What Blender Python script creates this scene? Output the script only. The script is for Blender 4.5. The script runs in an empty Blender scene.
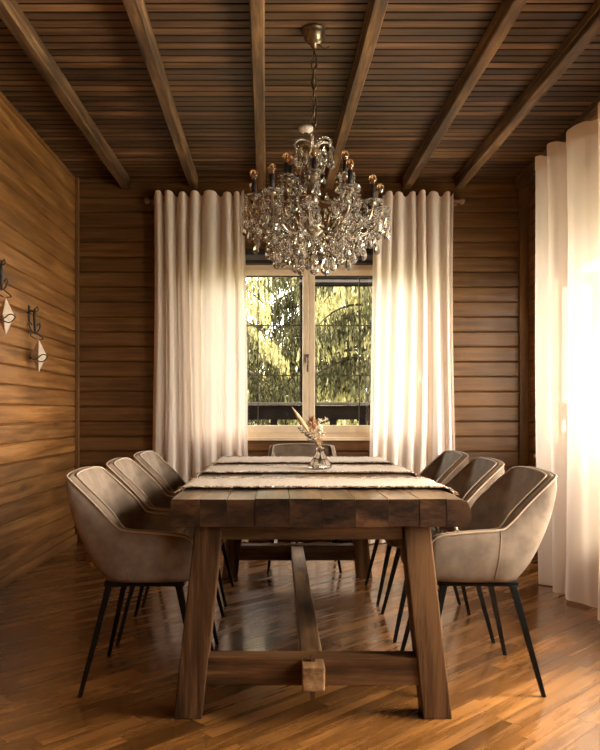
import bpy, bmesh, math, random
from mathutils import Vector, Matrix
PI = math.pi
sc = bpy.context.scene
col = sc.collection
R = random.Random(7)

# ------------------------------------------------------------------ helpers
def link(o, parent=None):
    col.objects.link(o)
    if parent is not None:
        o.parent = parent
    return o

def obj(name, bm, mat, parent=None, smooth=False, recalc=True):
    if recalc:
        bmesh.ops.recalc_face_normals(bm, faces=bm.faces)
    me = bpy.data.meshes.new(name)
    bm.to_mesh(me); bm.free()
    if isinstance(mat, (list, tuple)):
        for m in mat: me.materials.append(m)
    else:
        me.materials.append(mat)
    if smooth:
        for p in me.polygons: p.use_smooth = True
    return link(bpy.data.objects.new(name, me), parent)

def tag(o, label=None, cat=None, group=None, kind=None):
    if label: o['label'] = label
    if cat: o['category'] = cat
    if group: o['group'] = group
    if kind: o['kind'] = kind
    return o

def thing(name, label, cat, loc=(0, 0, 0), rz=0, group=None):
    o = bpy.data.objects.new(name, None)
    o.empty_display_size = .05
    o.location = loc; o.rotation_euler = (0, 0, rz)
    link(o)
    return tag(o, label, cat, group)

def dup(root, loc, rz, label, group=None):
    r = root.copy(); col.objects.link(r); r.location = loc; r.rotation_euler = (0, 0, rz)
    r['label'] = label
    if group: r['group'] = group
    for ch in list(root.children):
        c = ch.copy(); col.objects.link(c); c.parent = r
        for g in list(ch.children):
            d = g.copy(); col.objects.link(d); d.parent = c
    return r

def BM(): return bmesh.new()

def box(bm, x0, x1, y0, y1, z0, z1, bevel=0, seg=2, M=None, jit=0):
    vs = [bm.verts.new((x, y, z)) for x in (x0, x1) for y in (y0, y1) for z in (z0, z1)]
    idx = [(0, 1, 3, 2), (4, 6, 7, 5), (0, 4, 5, 1), (2, 3, 7, 6), (0, 2, 6, 4), (1, 5, 7, 3)]
    fs = [bm.faces.new([vs[i] for i in f]) for f in idx]
    if jit:
        for v in vs:
            v.co += Vector((R.uniform(-jit, jit), R.uniform(-jit, jit), R.uniform(-jit, jit)))
    if bevel:
        es = list({e for f in fs for e in f.edges})
        r = bmesh.ops.bevel(bm, geom=es, offset=bevel, segments=seg, profile=.6, affect='EDGES')
        vs = list({v for f in r['faces'] for v in f.verts} | {v for v in vs if v.is_valid})
    if M is not None:
        for v in vs: v.co = M @ v.co
    return vs

def prism(bm, bot, top, bevel=0):
    """hexahedron from 4 bottom and 4 top points"""
    b = [bm.verts.new(p) for p in bot]; t = [bm.verts.new(p) for p in top]
    fs = [bm.faces.new(b[::-1]), bm.faces.new(t)]
    for i in range(4):
        j = (i + 1) % 4
        fs.append(bm.faces.new((b[i], b[j], t[j], t[i])))
    if bevel:
        es = list({e for f in fs for e in f.edges})
        bmesh.ops.bevel(bm, geom=es, offset=bevel, segments=2, profile=.6, affect='EDGES')

def tube(bm, pts, r, n=8, closed=False, cap=True):
    pts = [Vector(p) for p in pts]
    m = len(pts)
    rad = r if isinstance(r, (list, tuple)) else [r] * m
    rings = []
    prev = None
    for i in range(m):
        if closed:
            t = pts[(i + 1) % m] - pts[i - 1]
        else:
            t = pts[min(i + 1, m - 1)] - pts[max(i - 1, 0)]
        t.normalize()
        if prev is None:
            a = Vector((0, 0, 1)) if abs(t.z) < .9 else Vector((1, 0, 0))
            u = t.cross(a).normalized()
        else:
            u = (prev - t * prev.dot(t)).normalized()
        prev = u
        w = t.cross(u)
        rings.append([bm.verts.new(pts[i] + (u * math.cos(2 * PI * k / n) + w * math.sin(2 * PI * k / n)) * rad[i]) for k in range(n)])
    for i in range(m if closed else m - 1):
        a, b = rings[i], rings[(i + 1) % m]
        for k in range(n):
            bm.faces.new((a[k], a[(k + 1) % n], b[(k + 1) % n], b[k]))
    if cap and not closed:
        bm.faces.new(rings[0][::-1]); bm.faces.new(rings[-1])

def lathe(bm, prof, c=(0, 0, 0), n=16, M=None, wob=None):
    """prof: list of (radius, z)"""
    c = Vector(c); rings = []
    for r, z in prof:
        if r < 1e-5:
            rings.append([bm.verts.new((0, 0, z))])
        else:
            rings.append([bm.verts.new((r * math.cos(2 * PI * k / n), r * math.sin(2 * PI * k / n), z)) for k in range(n)])
    for a, b in zip(rings[:-1], rings[1:]):
        for k in range(n):
            k2 = (k + 1) % n
            if len(a) == 1 and len(b) == 1: continue
            if len(a) == 1: bm.faces.new((a[0], b[k], b[k2]))
            elif len(b) == 1: bm.faces.new((a[k], a[k2], b[0]))
            else: bm.faces.new((a[k], a[k2], b[k2], b[k]))
    if len(rings[0]) > 1: bm.faces.new(rings[0][::-1])
    if len(rings[-1]) > 1: bm.faces.new(rings[-1])
    for ring in rings:
        for v in ring:
            v.co = (M @ v.co if M is not None else v.co) + c

def catmull(pts, k):
    pts = [Vector(p) for p in pts]
    P = [2 * pts[0] - pts[1]] + pts + [2 * pts[-1] - pts[-2]]
    out = []
    for i in range(1, len(P) - 2):
        for j in range(k):
            t = j / k
            a, b, c, d = P[i - 1], P[i], P[i + 1], P[i + 2]
            out.append(.5 * (2 * b + (c - a) * t + (2 * a - 5 * b + 4 * c - d) * t * t + (3 * b - a - 3 * c + d) * t ** 3))
    out.append(pts[-1])
    return out

# ------------------------------------------------------------------ materials
def nmat(name):
    m = bpy.data.materials.new(name); m.use_nodes = True
    nt = m.node_tree
    for n in list(nt.nodes): nt.nodes.remove(n)
    out = nt.nodes.new('ShaderNodeOutputMaterial')
    return m, nt, out

def N(nt, typ, **kw):
    n = nt.nodes.new(typ)
    for k, v in kw.items(): setattr(n, k, v)
    return n

def setin(n, **kw):
    for k, v in kw.items():
        n.inputs[k.replace('_', ' ')].default_value = v

def c4(c): return (c[0], c[1], c[2], 1)

def simple(name, c, rough=.5, metal=0, spec=.5, noise=0, nscale=20, bump=0, trans=0, ior=1.45, sheen=0):
    m, nt, out = nmat(name)
    p = N(nt, 'ShaderNodeBsdfPrincipled')
    p.inputs['Base Color'].default_value = c4(c)
    p.inputs['Roughness'].default_value = rough
    p.inputs['Metallic'].default_value = metal
    p.inputs['Specular IOR Level'].default_value = spec
    p.inputs['Transmission Weight'].default_value = trans
    p.inputs['IOR'].default_value = ior
    if sheen:
        p.inputs['Sheen Weight'].default_value = sheen
        p.inputs['Sheen Roughness'].default_value = .4
    nt.links.new(p.outputs[0], out.inputs[0])
    if noise or bump:
        tc = N(nt, 'ShaderNodeTexCoord')
        nz = N(nt, 'ShaderNodeTexNoise'); setin(nz, Scale=nscale, Detail=6.0, Roughness=.6)
        nt.links.new(tc.outputs['Object'], nz.inputs['Vector'])
        if noise:
            rp = N(nt, 'ShaderNodeValToRGB')
            rp.color_ramp.elements[0].position = .38; rp.color_ramp.elements[1].position = .62
            rp.color_ramp.elements[0].color = c4([x * (1 - noise) for x in c])
            rp.color_ramp.elements[1].color = c4([min(1, x * (1 + noise)) for x in c])
            nt.links.new(nz.outputs['Fac'], rp.inputs[0]); nt.links.new(rp.outputs[0], p.inputs['Base Color'])
        if bump:
            bp = N(nt, 'ShaderNodeBump'); setin(bp, Strength=bump, Distance=.004)
            nt.links.new(nz.outputs['Fac'], bp.inputs['Height']); nt.links.new(bp.outputs[0], p.inputs['Normal'])
    return m

def wood(name, dark, mid, light, axis='X', rough=.5, var=.4, scale=5, stretch=14, knots=.6, bump=.25, spec=.4, blotch=.35, coat=0, ringy=.5):
    m, nt, out = nmat(name); L = nt.links.new
    p = N(nt, 'ShaderNodeBsdfPrincipled'); L(p.outputs[0], out.inputs[0])
    tc = N(nt, 'ShaderNodeTexCoord'); geo = N(nt, 'ShaderNodeNewGeometry')
    mul = N(nt, 'ShaderNodeVectorMath', operation='MULTIPLY'); mul.inputs[1].default_value = (37, 53, 29)
    L(geo.outputs['Random Per Island'], mul.inputs[0])
    add = N(nt, 'ShaderNodeVectorMath', operation='ADD'); L(tc.outputs['Object'], add.inputs[0]); L(mul.outputs[0], add.inputs[1])
    mp = N(nt, 'ShaderNodeMapping')
    s = [1, 1, 1]; s['XYZ'.index(axis)] = 1 / stretch
    mp.inputs['Scale'].default_value = s
    L(add.outputs[0], mp.inputs[0])
    n1 = N(nt, 'ShaderNodeTexNoise'); setin(n1, Scale=scale * 3, Detail=8.0, Roughness=.65, Distortion=.12)
    L(mp.outputs[0], n1.inputs['Vector'])
    n2 = N(nt, 'ShaderNodeTexNoise'); setin(n2, Scale=scale * 16, Detail=4.0, Roughness=.7)
    L(mp.outputs[0], n2.inputs['Vector'])
    w = N(nt, 'ShaderNodeMath', operation='MULTIPLY'); L(n1.outputs['Fac'], w.inputs[0]); w.inputs[1].default_value = 1 - ringy * .5
    w2 = N(nt, 'ShaderNodeMath', operation='MULTIPLY_ADD'); L(n2.outputs['Fac'], w2.inputs[0]); w2.inputs[1].default_value = ringy * .5; L(w.outputs[0], w2.inputs[2])
    rp = N(nt, 'ShaderNodeValToRGB'); cr = rp.color_ramp
    cr.elements[0].position = .40; cr.elements[0].color = c4(dark)
    cr.elements[1].position = .60; cr.elements[1].color = c4(light)
    e = cr.elements.new(.5); e.color = c4(mid)
    L(w2.outputs[0], rp.inputs[0])
    # slow tone variation and one tone per board
    n3 = N(nt, 'ShaderNodeTexNoise'); setin(n3, Scale=1.6, Detail=3.0); L(add.outputs[0], n3.inputs['Vector'])
    a = N(nt, 'ShaderNodeMapRange'); setin(a, From_Min=.3, From_Max=.7, To_Min=1 - blotch, To_Max=1 + blotch * .6); L(n3.outputs['Fac'], a.inputs[0])
    b = N(nt, 'ShaderNodeMapRange'); setin(b, To_Min=1 - var, To_Max=1 + var * .6); L(geo.outputs['Random Per Island'], b.inputs[0])
    ab = N(nt, 'ShaderNodeMath', operation='MULTIPLY'); L(a.outputs[0], ab.inputs[0]); L(b.outputs[0], ab.inputs[1])
    last = ab
    if knots:
        mk = N(nt, 'ShaderNodeMapping'); sk = [5, 5, 5]; sk['XYZ'.index(axis)] = 1.7; mk.inputs['Scale'].default_value = sk
        L(add.outputs[0], mk.inputs[0])
        vo = N(nt, 'ShaderNodeTexVoronoi'); setin(vo, Scale=1.0, Randomness=1.0); L(mk.outputs[0], vo.inputs['Vector'])
        k = N(nt, 'ShaderNodeMapRange'); setin(k, From_Min=.05, From_Max=.16, To_Min=1 - knots, To_Max=1.0); L(vo.outputs['Distance'], k.inputs[0])
        kk = N(nt, 'ShaderNodeMath', operation='MULTIPLY'); L(ab.outputs[0], kk.inputs[0]); L(k.outputs[0], kk.inputs[1]); last = kk
    vm = N(nt, 'ShaderNodeVectorMath', operation='SCALE'); L(rp.outputs[0], vm.inputs[0]); L(last.outputs[0], vm.inputs['Scale'])
    L(vm.outputs[0], p.inputs['Base Color'])
    rr = N(nt, 'ShaderNodeMapRange'); setin(rr, From_Min=.3, From_Max=.7, To_Min=max(.02, rough - .1), To_Max=rough + .12); L(n1.outputs['Fac'], rr.inputs[0])
    L(rr.outputs[0], p.inputs['Roughness'])
    p.inputs['Specular IOR Level'].default_value = spec
    if coat:
        p.inputs['Coat Weight'].default_value = coat; p.inputs['Coat Roughness'].default_value = .15
    if bump:
        bp = N(nt, 'ShaderNodeBump'); setin(bp, Strength=bump, Distance=.003)
        L(w2.outputs[0], bp.inputs['Height']); L(bp.outputs[0], p.inputs['Normal'])
    return m

def sheer(name, c, transp=.2, trl=.5):
    m, nt, out = nmat(name); L = nt.links.new
    d = N(nt, 'ShaderNodeBsdfDiffuse'); d.inputs[0].default_value = c4(c)
    t = N(nt, 'ShaderNodeBsdfTranslucent'); t.inputs[0].default_value = c4(c)
    tr = N(nt, 'ShaderNodeBsdfTransparent'); tr.inputs[0].default_value = (1, .97, .93, 1)
    tc = N(nt, 'ShaderNodeTexCoord')
    nz = N(nt, 'ShaderNodeTexNoise'); setin(nz, Scale=220.0, Detail=2.0); L(tc.outputs['Object'], nz.inputs['Vector'])
    bp = N(nt, 'ShaderNodeBump'); setin(bp, Strength=.12, Distance=.002); L(nz.outputs['Fac'], bp.inputs['Height'])
    L(bp.outputs[0], d.inputs['Normal'])
    m1 = N(nt, 'ShaderNodeMixShader'); m1.inputs[0].default_value = trl; L(d.outputs[0], m1.inputs[1]); L(t.outputs[0], m1.inputs[2])
    m2 = N(nt, 'ShaderNodeMixShader'); m2.inputs[0].default_value = transp; L(m1.outputs[0], m2.inputs[1]); L(tr.outputs[0], m2.inputs[2])
    L(m2.outputs[0], out.inputs[0])
    return m

def pane_glass(name):
    m, nt, out = nmat(name); L = nt.links.new
    t = N(nt, 'ShaderNodeBsdfTransparent'); t.inputs[0].default_value = (.97, .98, .97, 1)
    g = N(nt, 'ShaderNodeBsdfGlossy'); g.inputs['Roughness'].default_value = .02
    lw = N(nt, 'ShaderNodeLayerWeight'); lw.inputs[0].default_value = .5
    pw = N(nt, 'ShaderNodeMath', operation='POWER'); L(lw.outputs['Facing'], pw.inputs[0]); pw.inputs[1].default_value = 4
    f = N(nt, 'ShaderNodeMath', operation='MULTIPLY_ADD'); L(pw.outputs[0], f.inputs[0]); f.inputs[1].default_value = .6; f.inputs[2].default_value = .03
    m1 = N(nt, 'ShaderNodeMixShader'); L(f.outputs[0], m1.inputs[0]); L(t.outputs[0], m1.inputs[1]); L(g.outputs[0], m1.inputs[2])
    L(m1.outputs[0], out.inputs[0])
    return m

def foliage_mat(name, c0, c1, c2):
    m, nt, out = nmat(name); L = nt.links.new
    geo = N(nt, 'ShaderNodeNewGeometry')
    rp = N(nt, 'ShaderNodeValToRGB'); cr = rp.color_ramp
    cr.elements[0].color = c4(c0); cr.elements[1].color = c4(c2); e = cr.elements.new(.5); e.color = c4(c1)
    L(geo.outputs['Random Per Island'], rp.inputs[0])
    d = N(nt, 'ShaderNodeBsdfDiffuse'); t = N(nt, 'ShaderNodeBsdfTranslucent')
    L(rp.outputs[0], d.inputs[0]); L(rp.outputs[0], t.inputs[0])
    m1 = N(nt, 'ShaderNodeMixShader'); m1.inputs[0].default_value = .4; L(d.outputs[0], m1.inputs[1]); L(t.outputs[0], m1.inputs[2])
    L(m1.outputs[0], out.inputs[0])
    return m

M = {}
M['wall_x'] = wood('log_wall_wood_x_shaded', (.080, .034, .008), (.125, .055, .014), (.17, .080, .023), 'X', rough=.5, var=.22, scale=9, stretch=20, bump=.35, knots=.5, blotch=.25)  # same wood as the side walls, darkened for the back wall's weaker light
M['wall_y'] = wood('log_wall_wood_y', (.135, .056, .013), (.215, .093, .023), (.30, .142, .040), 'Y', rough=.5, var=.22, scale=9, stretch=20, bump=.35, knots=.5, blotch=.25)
M['trim_z'] = wood('corner_trim_wood', (.09, .04, .012), (.15, .07, .022), (.2, .1, .035), 'Z', var=.2, scale=3)
M['ceil'] = wood('ceiling_wood', (.040, .019, .008), (.098, .048, .020), (.18, .092, .040), 'X', rough=.5, var=.55, scale=3.5, stretch=18, knots=.5, blotch=.5)
M['beam'] = wood('beam_wood', (.035, .018, .007), (.11, .058, .024), (.22, .125, .054), 'Y', rough=.55, var=.3, scale=4, knots=.5, blotch=.5)
M['floor'] = wood('floor_wood', (.095, .038, .009), (.16, .066, .016), (.26, .116, .031), 'X', rough=.25, var=.32, scale=4, stretch=16, knots=0, bump=.08, spec=.5, blotch=.35, coat=.7)
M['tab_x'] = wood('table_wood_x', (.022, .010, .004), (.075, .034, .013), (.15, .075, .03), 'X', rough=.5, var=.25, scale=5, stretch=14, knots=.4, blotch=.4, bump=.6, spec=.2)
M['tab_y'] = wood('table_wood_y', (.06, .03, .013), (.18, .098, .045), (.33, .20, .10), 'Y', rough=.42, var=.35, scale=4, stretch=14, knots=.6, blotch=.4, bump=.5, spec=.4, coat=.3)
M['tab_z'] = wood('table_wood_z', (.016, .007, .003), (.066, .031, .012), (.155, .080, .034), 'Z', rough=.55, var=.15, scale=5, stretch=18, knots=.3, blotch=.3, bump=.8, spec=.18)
M['apron'] = wood('apron_wood', (.07, .034, .012), (.15, .077, .030), (.24, .13, .055), 'X', rough=.5, var=.1, scale=5, knots=.3, spec=.2)
M['end'] = wood('table_end_grain', (.014, .006, .0025), (.046, .020, .008), (.10, .046, .019), 'X', rough=.6, var=.3, scale=4, stretch=2.5, knots=.5, blotch=.7, bump=.8, spec=.15)
M['suede'] = simple('tan_suede', (.195, .150, .114), rough=.62, noise=.2, nscale=12, bump=.15, sheen=0, spec=.12)
M['piping'] = simple('pale_piping', (.40, .30, .215), rough=.4, noise=.1, nscale=60)
M['black_metal'] = simple('black_metal', (.004, .0038, .004), rough=.25, spec=.35, noise=.2, nscale=30)
M['iron'] = simple('black_iron', (.015, .012, .011), rough=.55, noise=.3, nscale=40)
M['nickel'] = simple('aged_nickel', (.46, .39, .30), rough=.28, metal=1, noise=.25, nscale=40)
M['bronze'] = simple('aged_bronze', (.20, .155, .10), rough=.35, metal=1, noise=.35, nscale=50)
M['crystal'] = simple('clear_crystal', (.98, .95, .90), rough=.015, trans=.9, ior=1.58, spec=.7)
M['bulb'] = simple('amber_bulb_glass', (.95, .62, .36), rough=.02, trans=.95, ior=1.45, spec=.8)
M['vase_glass'] = simple('vase_glass', (.96, .93, .9), rough=.02, trans=1, ior=1.5, spec=.6)
M['curtain'] = sheer('sheer_curtain', (.94, .845, .75), transp=.06, trl=.36)
M['curtain_head'] = sheer('curtain_header', (.91, .80, .71), transp=.02, trl=.35)
M['gap_shade'] = simple('board_gap_shade', (.008, .007, .006), rough=.95, spec=.05, noise=.3, nscale=20)  # flat black standing in for the shade between ceiling boards
M['runner'] = simple('woven_runner', (.66, .58, .50), rough=.85, noise=.14, nscale=90, bump=.5)
M['fringe'] = simple('runner_fringe', (.46, .37, .29), rough=.9, noise=.55, nscale=25)
M['frame'] = simple('cream_window_paint', (.78, .65, .47), rough=.4, noise=.05, nscale=10)
M['dark_trim'] = simple('dark_lintel', (.02, .017, .015), rough=.45, noise=.2, nscale=12)
M['grey_trim'] = simple('grey_rail', (.11, .10, .10), rough=.4, noise=.1, nscale=12)
M['glass'] = pane_glass('window_glass')
M['muntin'] = simple('dark_muntin', (.05, .04, .03), rough=.5, noise=.1)
M['white'] = simple('white_enamel', (.86, .82, .76), rough=.4, noise=.03)
M['plaster'] = simple('pale_ceramic', (.50, .40, .31), rough=.6, noise=.12, nscale=30)
M['ext_dark'] = simple('dark_stained_board', (.010, .008, .007), rough=.9, spec=.02, noise=.3, nscale=8)
M['ext_edge'] = simple('weathered_rail', (.10, .09, .08), rough=.9, spec=.05, noise=.2, nscale=8)
M['bark'] = simple('bark', (.04, .032, .024), rough=.95, spec=.03, noise=.4, nscale=12, bump=.6)
M['fol_dark'] = foliage_mat('needles_dark', (.022, .022, .012), (.085, .082, .040), (.20, .19, .095))
M['fol_pale'] = foliage_mat('needles_pale', (.28, .26, .11), (.54, .50, .24), (.76, .71, .42))
M['grass'] = simple('lawn', (.14, .17, .05), rough=.9, noise=.4, nscale=3)
M['dry_tan'] = simple('dried_leaf_tan', (.52, .36, .21), rough=.7, noise=.25, nscale=40)
M['dry_orange'] = simple('dried_flower_orange', (.40, .21, .105), rough=.8, noise=.35, nscale=60)
M['dry_white'] = simple('dried_flower_white', (.72, .63, .50), rough=.85, noise=.2, nscale=60)
M['dry_dark'] = simple('dried_sprig_dark', (.07, .055, .04), rough=.8, noise=.4, nscale=50)
M['plaster_wall'] = M['wall_x']

# ------------------------------------------------------------------ room shell
XL, XR, YB, YF, ZC = -1.66, 2.03, 6.13, -1.7, 2.965
PITCH = .1222

def plank_wall(name, a, b, inward, holes, mat, thick=.16):
    """horizontal log siding from a to b (2D), facing inward; holes = [(u0,u1,z0,z1)]"""
    a = Vector((a[0], a[1], 0)); b = Vector((b[0], b[1], 0)); n = Vector((inward[0], inward[1], 0))
    L = (b - a).length; d = (b - a).normalized()
    bm = BM()
    rows = math.ceil(ZC / PITCH)
    cuts = set()
    for k in range(rows):
        z0, z1 = k * PITCH, min((k + 1) * PITCH, ZC + .06)
        zs = sorted({z0, z1} | {z for h in holes for z in h[2:] if z0 + .004 < z < z1 - .004})
        for za, zb in zip(zs[:-1], zs[1:]):
            zm = (za + zb) / 2
            segs = [(0, L)]
            for h in holes:
                if h[2] - .001 < zm < h[3] + .001:
                    ns = []
                    for s in segs:
                        if h[0] > s[0]: ns.append((s[0], min(s[1], h[0])))
                        if h[1] < s[1]: ns.append((max(s[0], h[1]), s[1]))
                    segs = [s for s in ns if s[1] - s[0] > .01]
            g = .009
            prof = [(za, -thick), (za, -.014 if za == z0 else 0), (za + (g if za == z0 else .001), -.0005), (zm, .001), (zb - (g if zb == z1 else .001), -.0005), (zb, -.014 if zb == z1 else 0), (zb, -thick)]
            for s0, s1 in segs:
                r0 = [bm.verts.new(a + d * s0 + n * o + Vector((0, 0, z))) for z, o in prof]
                r1 = [bm.verts.new(a + d * s1 + n * o + Vector((0, 0, z))) for z, o in prof]
                m = len(prof)
                for i in range(m):
                    j = (i + 1) % m
                    bm.faces.new((r0[i], r0[j], r1[j], r1[i]))
                bm.faces.new(r0[::-1]); bm.faces.new(r1)
    o = obj(name, bm, mat)
    return tag(o, kind='structure')

WX0, WX1, WZ0, WZ1 = -.76, 1.29, .845, 2.262        # back window opening
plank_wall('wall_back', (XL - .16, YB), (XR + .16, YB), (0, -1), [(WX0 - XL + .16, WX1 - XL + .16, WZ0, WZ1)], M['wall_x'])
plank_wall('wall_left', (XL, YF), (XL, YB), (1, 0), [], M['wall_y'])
W4 = (4.72, 5.80, .72, 2.15); W5 = (-1.25, .30, .80, 2.15)  # both openings added for light: back curtains, then front fill
W2 = (3.25, 4.18, .72, 2.15); W3 = (1.65, 3.1, .62, 2.08)
plank_wall('wall_right', (XR, YF), (XR, YB), (-1, 0), [(w[0] - YF, w[1] - YF, w[2], w[3]) for w in (W2, W3, W4, W5)], M['wall_y'])
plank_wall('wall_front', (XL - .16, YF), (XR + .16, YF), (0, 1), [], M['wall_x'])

# floor: diagonal boards, local X along the boards
bm = BM()
ang = math.radians(44)
cx, cy = (XL + XR) / 2, (YB + YF) / 2
bw, bl = .082, .72
rr = 5.4
k = 0
v = -rr
while v < rr:
    u = -rr - R.uniform(0, bl)
    while u < rr:
        q = [bm.verts.new(p) for p in ((u + .0006, v + .0006, 0), (u + bl - .0006, v + .0006, 0), (u + bl - .0006, v + bw - .0006, 0), (u + .0006, v + bw - .0006, 0))]
        bm.faces.new(q)
        u += bl
    v += bw
Rot = Matrix.Rotation(-ang, 3, 'Z')
for (px, py, nx, ny) in ((XL - .02, cy, -1, 0), (XR + .02, cy, 1, 0), (cx, YF - .02, 0, -1), (cx, YB + .02, 0, 1)):
    bmesh.ops.bisect_plane(bm, geom=bm.verts[:] + bm.edges[:] + bm.faces[:], plane_co=Rot @ Vector((px - cx, py - cy, 0)), plane_no=Rot @ Vector((nx, ny, 0)), clear_outer=True)
# slab below
crn = [Rot @ Vector((x - cx, y - cy, 0)) for x, y in ((XL - .16, YF - .16), (XR + .16, YF - .16), (XR + .16, YB + .16), (XL - .16, YB + .16))]
prism(bm, [(c.x, c.y, -.16) for c in crn], [(c.x, c.y, -.003) for c in crn])
fl = obj('floor', bm, M['floor'])
fl.location = (cx, cy, 0); fl.rotation_euler = (0, 0, ang)
tag(fl, kind='structure')

# ceiling boards and beams
bm = BM()
cp = .0735
y = YF
while y < YB + .05:
    z0 = ZC + R.uniform(-.0015, .0015)
    prof = [(y + .0072, z0 + .006), (y + .0072, z0 + .001), (y + .0085, z0), (y + cp - .0085, z0), (y + cp - .0072, z0 + .001), (y + cp - .0072, z0 + .006)]
    r0 = [bm.verts.new((XL - .05, a, b)) for a, b in prof]; r1 = [bm.verts.new((XR + .05, a, b)) for a, b in prof]
    for i in range(5):
        bm.faces.new((r0[i], r0[i + 1], r1[i + 1], r1[i]))
    y += cp
for f in bm.faces: f.normal_update()
ceil = tag(obj('ceiling', bm, M['ceil']), kind='structure')
bm = BM(); box(bm, XL - .16, XR + .16, YF - .16, YB + .16, ZC + .0042, ZC + .2); obj('gap_shade_slab', bm, M['gap_shade'], ceil)  # black slab nearly flush with the boards, paints the shade of their gaps
for (xn, xf) in ((-1.262, -1.255), (-.662, -.695), (-.098, -.142), (.458, .408), (1.078, 1.045), (1.515, 1.475), (1.985, 1.97)):
    bm = BM()
    w2 = .036
    n = 14
    rings = []
    for i in range(n + 1):
        t = i / n
        yy = 2.0 + (YB - .003 - 2.0) * t if False else YF + (YB + .002 - YF) * t
        xx = xn + (xf - xn) * (yy - 3.3) / 2.6
        j = R.uniform(-.003, .003); k = R.uniform(-.003, .003)
        zb = 2.878 + R.uniform(-.002, .002)
        # moulded right and left flanks: small step
        rings.append([bm.verts.new(p) for p in ((xx - w2 + j, yy, ZC + .004), (xx - w2 + j, yy, zb + .045), (xx - w2 + .004 + j, yy, zb + .04), (xx - w2 + .002 + j, yy, zb + .006), (xx - w2 + .008 + j, yy, zb),
                                                   (xx + w2 - .008 + k, yy, zb), (xx + w2 - .002 + k, yy, zb + .006), (xx + w2 - .004 + k, yy, zb + .04), (xx + w2 + k, yy, zb + .045), (xx + w2 + k, yy, ZC + .004))])
    for a, b in zip(rings[:-1], rings[1:]):
        for i in range(9): bm.faces.new((a[i], a[i + 1], b[i + 1], b[i]))
        bm.faces.new((a[9], a[0], b[0], b[9]))
    bm.faces.new(rings[0]); bm.faces.new(rings[-1][::-1])
    obj('beam', bm, M['beam'], ceil)

# trims and baseboards
def struct_box(name, b, mat, bevel=.004, parent=None):
    bm = BM(); box(bm, *b, bevel=bevel)
    o = obj(name, bm, mat, parent)
    if parent is None: tag(o, kind='structure')
    return o
struct_box('baseboard_left', (XL, XL + .018, YF, YB - .02, 0, .065), M['wall_y'])
struct_box('baseboard_back', (XL + .02, XR - .02, YB - .018, YB, 0, .065), M['wall_x'])
struct_box('baseboard_right', (XR - .018, XR, YF, YB - .02, 0, .065), M['wall_y'])
struct_box('trim_1', (XL, XL + .03, YB - .03, YB, .065, ZC), M['trim_z'])
struct_box('trim_2', (XR - .07, XR, YB - .035, YB, .065, ZC), M['trim_z'])
# dark roller housing above the window
t3 = struct_box('trim_3', (WX0 - .12, WX1 + .12, YB - .03, YB + .02, WZ1 + .002, 2.385), M['dark_trim'])
struct_box('rail', (WX0 - .1, WX1 + .1, YB - .036, YB - .0295, WZ1 + .03, WZ1 + .072), M['grey_trim'], .002, t3)

# ------------------------------------------------------------------ windows
def window(name, c0, ex, ey, u0, u1, z0, z1, sashes, muntin_x, handle=True):
    """c0: corner; ex: unit vector along the wall, ey: unit vector pointing outdoors"""
    ex = Vector(ex); ey = Vector(ey); c0 = Vector(c0)
    Mx = Matrix(((ex.x, ey.x, 0), (ex.y, ey.y, 0), (0, 0, 1)))
    def bx(bm, a, b, c, d, e, f, bev=.004):
        bxm = Matrix.Translation(c0) @ Mx.to_4x4()
        box(bm, a, b, c, d, e, f, bevel=bev, M=bxm)
    W = u1 - u0
    bm = BM(); fr = .058
    bx(bm, u0, u1, .03, .11, z1 - fr, z1); bx(bm, u0, u1, .03, .11, z0, z0 + fr)
    bx(bm, u0, u0 + fr, .03, .11, z0 + fr, z1 - fr); bx(bm, u1 - fr, u1, .03, .11, z0 + fr, z1 - fr)
    root = tag(obj(name, bm, M['frame']), kind='structure')
    bm = BM(); bx(bm, u0 - .05, u1 + .05, -.045, .03, z0 - .022, z0 + .004)
    obj('window_sill', bm, M['frame'], root)
    n = len(sashes)
    for (a, b) in sashes:
        s = .048
        bm = BM()
        y0, y1 = .012, .075
        bx(bm, a, b, y0, y1, z1 - fr - s + .02, z1 - fr + .02); bx(bm, a, b, y0, y1, z0 + fr - .02, z0 + fr + s - .005)
        bx(bm, a, a + s, y0, y1, z0 + fr + s - .005, z1 - fr - s + .02); bx(bm, b - s, b, y0, y1, z0 + fr + s - .005, z1 - fr - s + .02)
        so = obj('sash', bm, M['frame'], root)
        g0, g1, h0, h1 = a + s, b - s, z0 + fr + s - .005, z1 - fr - s + .02
        bm = BM(); bx(bm, g0 - .004, g1 + .004, .05, .056, h0 - .004, h1 + .004, 0)
        obj('pane', bm, M['glass'], so)
        bm = BM()
        for mx in muntin_x:
            if g0 < mx < g1: bx(bm, mx - .0045, mx + .0045, .036, .046, h0, h1, 0)
        for k in (1, 2):
            zz = h0 + (h1 - h0) * k / 3
            bx(bm, g0, g1, .036, .046, zz - .0045, zz + .0045, 0)
        bx(bm, g0, g1, .036, .046, h1 - .012, h1, 0)
        obj('muntin', bm, M['muntin'], so)
    if handle:
        hx = sashes[0][1] - .012
        bm = BM(); zc = (z0 + z1) / 2 - .06
        bx(bm, hx - .014, hx + .014, -.002, .014, zc - .035, zc + .035, .004)
        bx(bm, hx - .008, hx + .008, -.04, .0, zc - .006, zc + .012, .003)
        bx(bm, hx - .009, hx + .009, -.046, -.03, zc - .115, zc + .012, .005)
        obj('handle', bm, M['bronze'], root)
    return root
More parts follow.
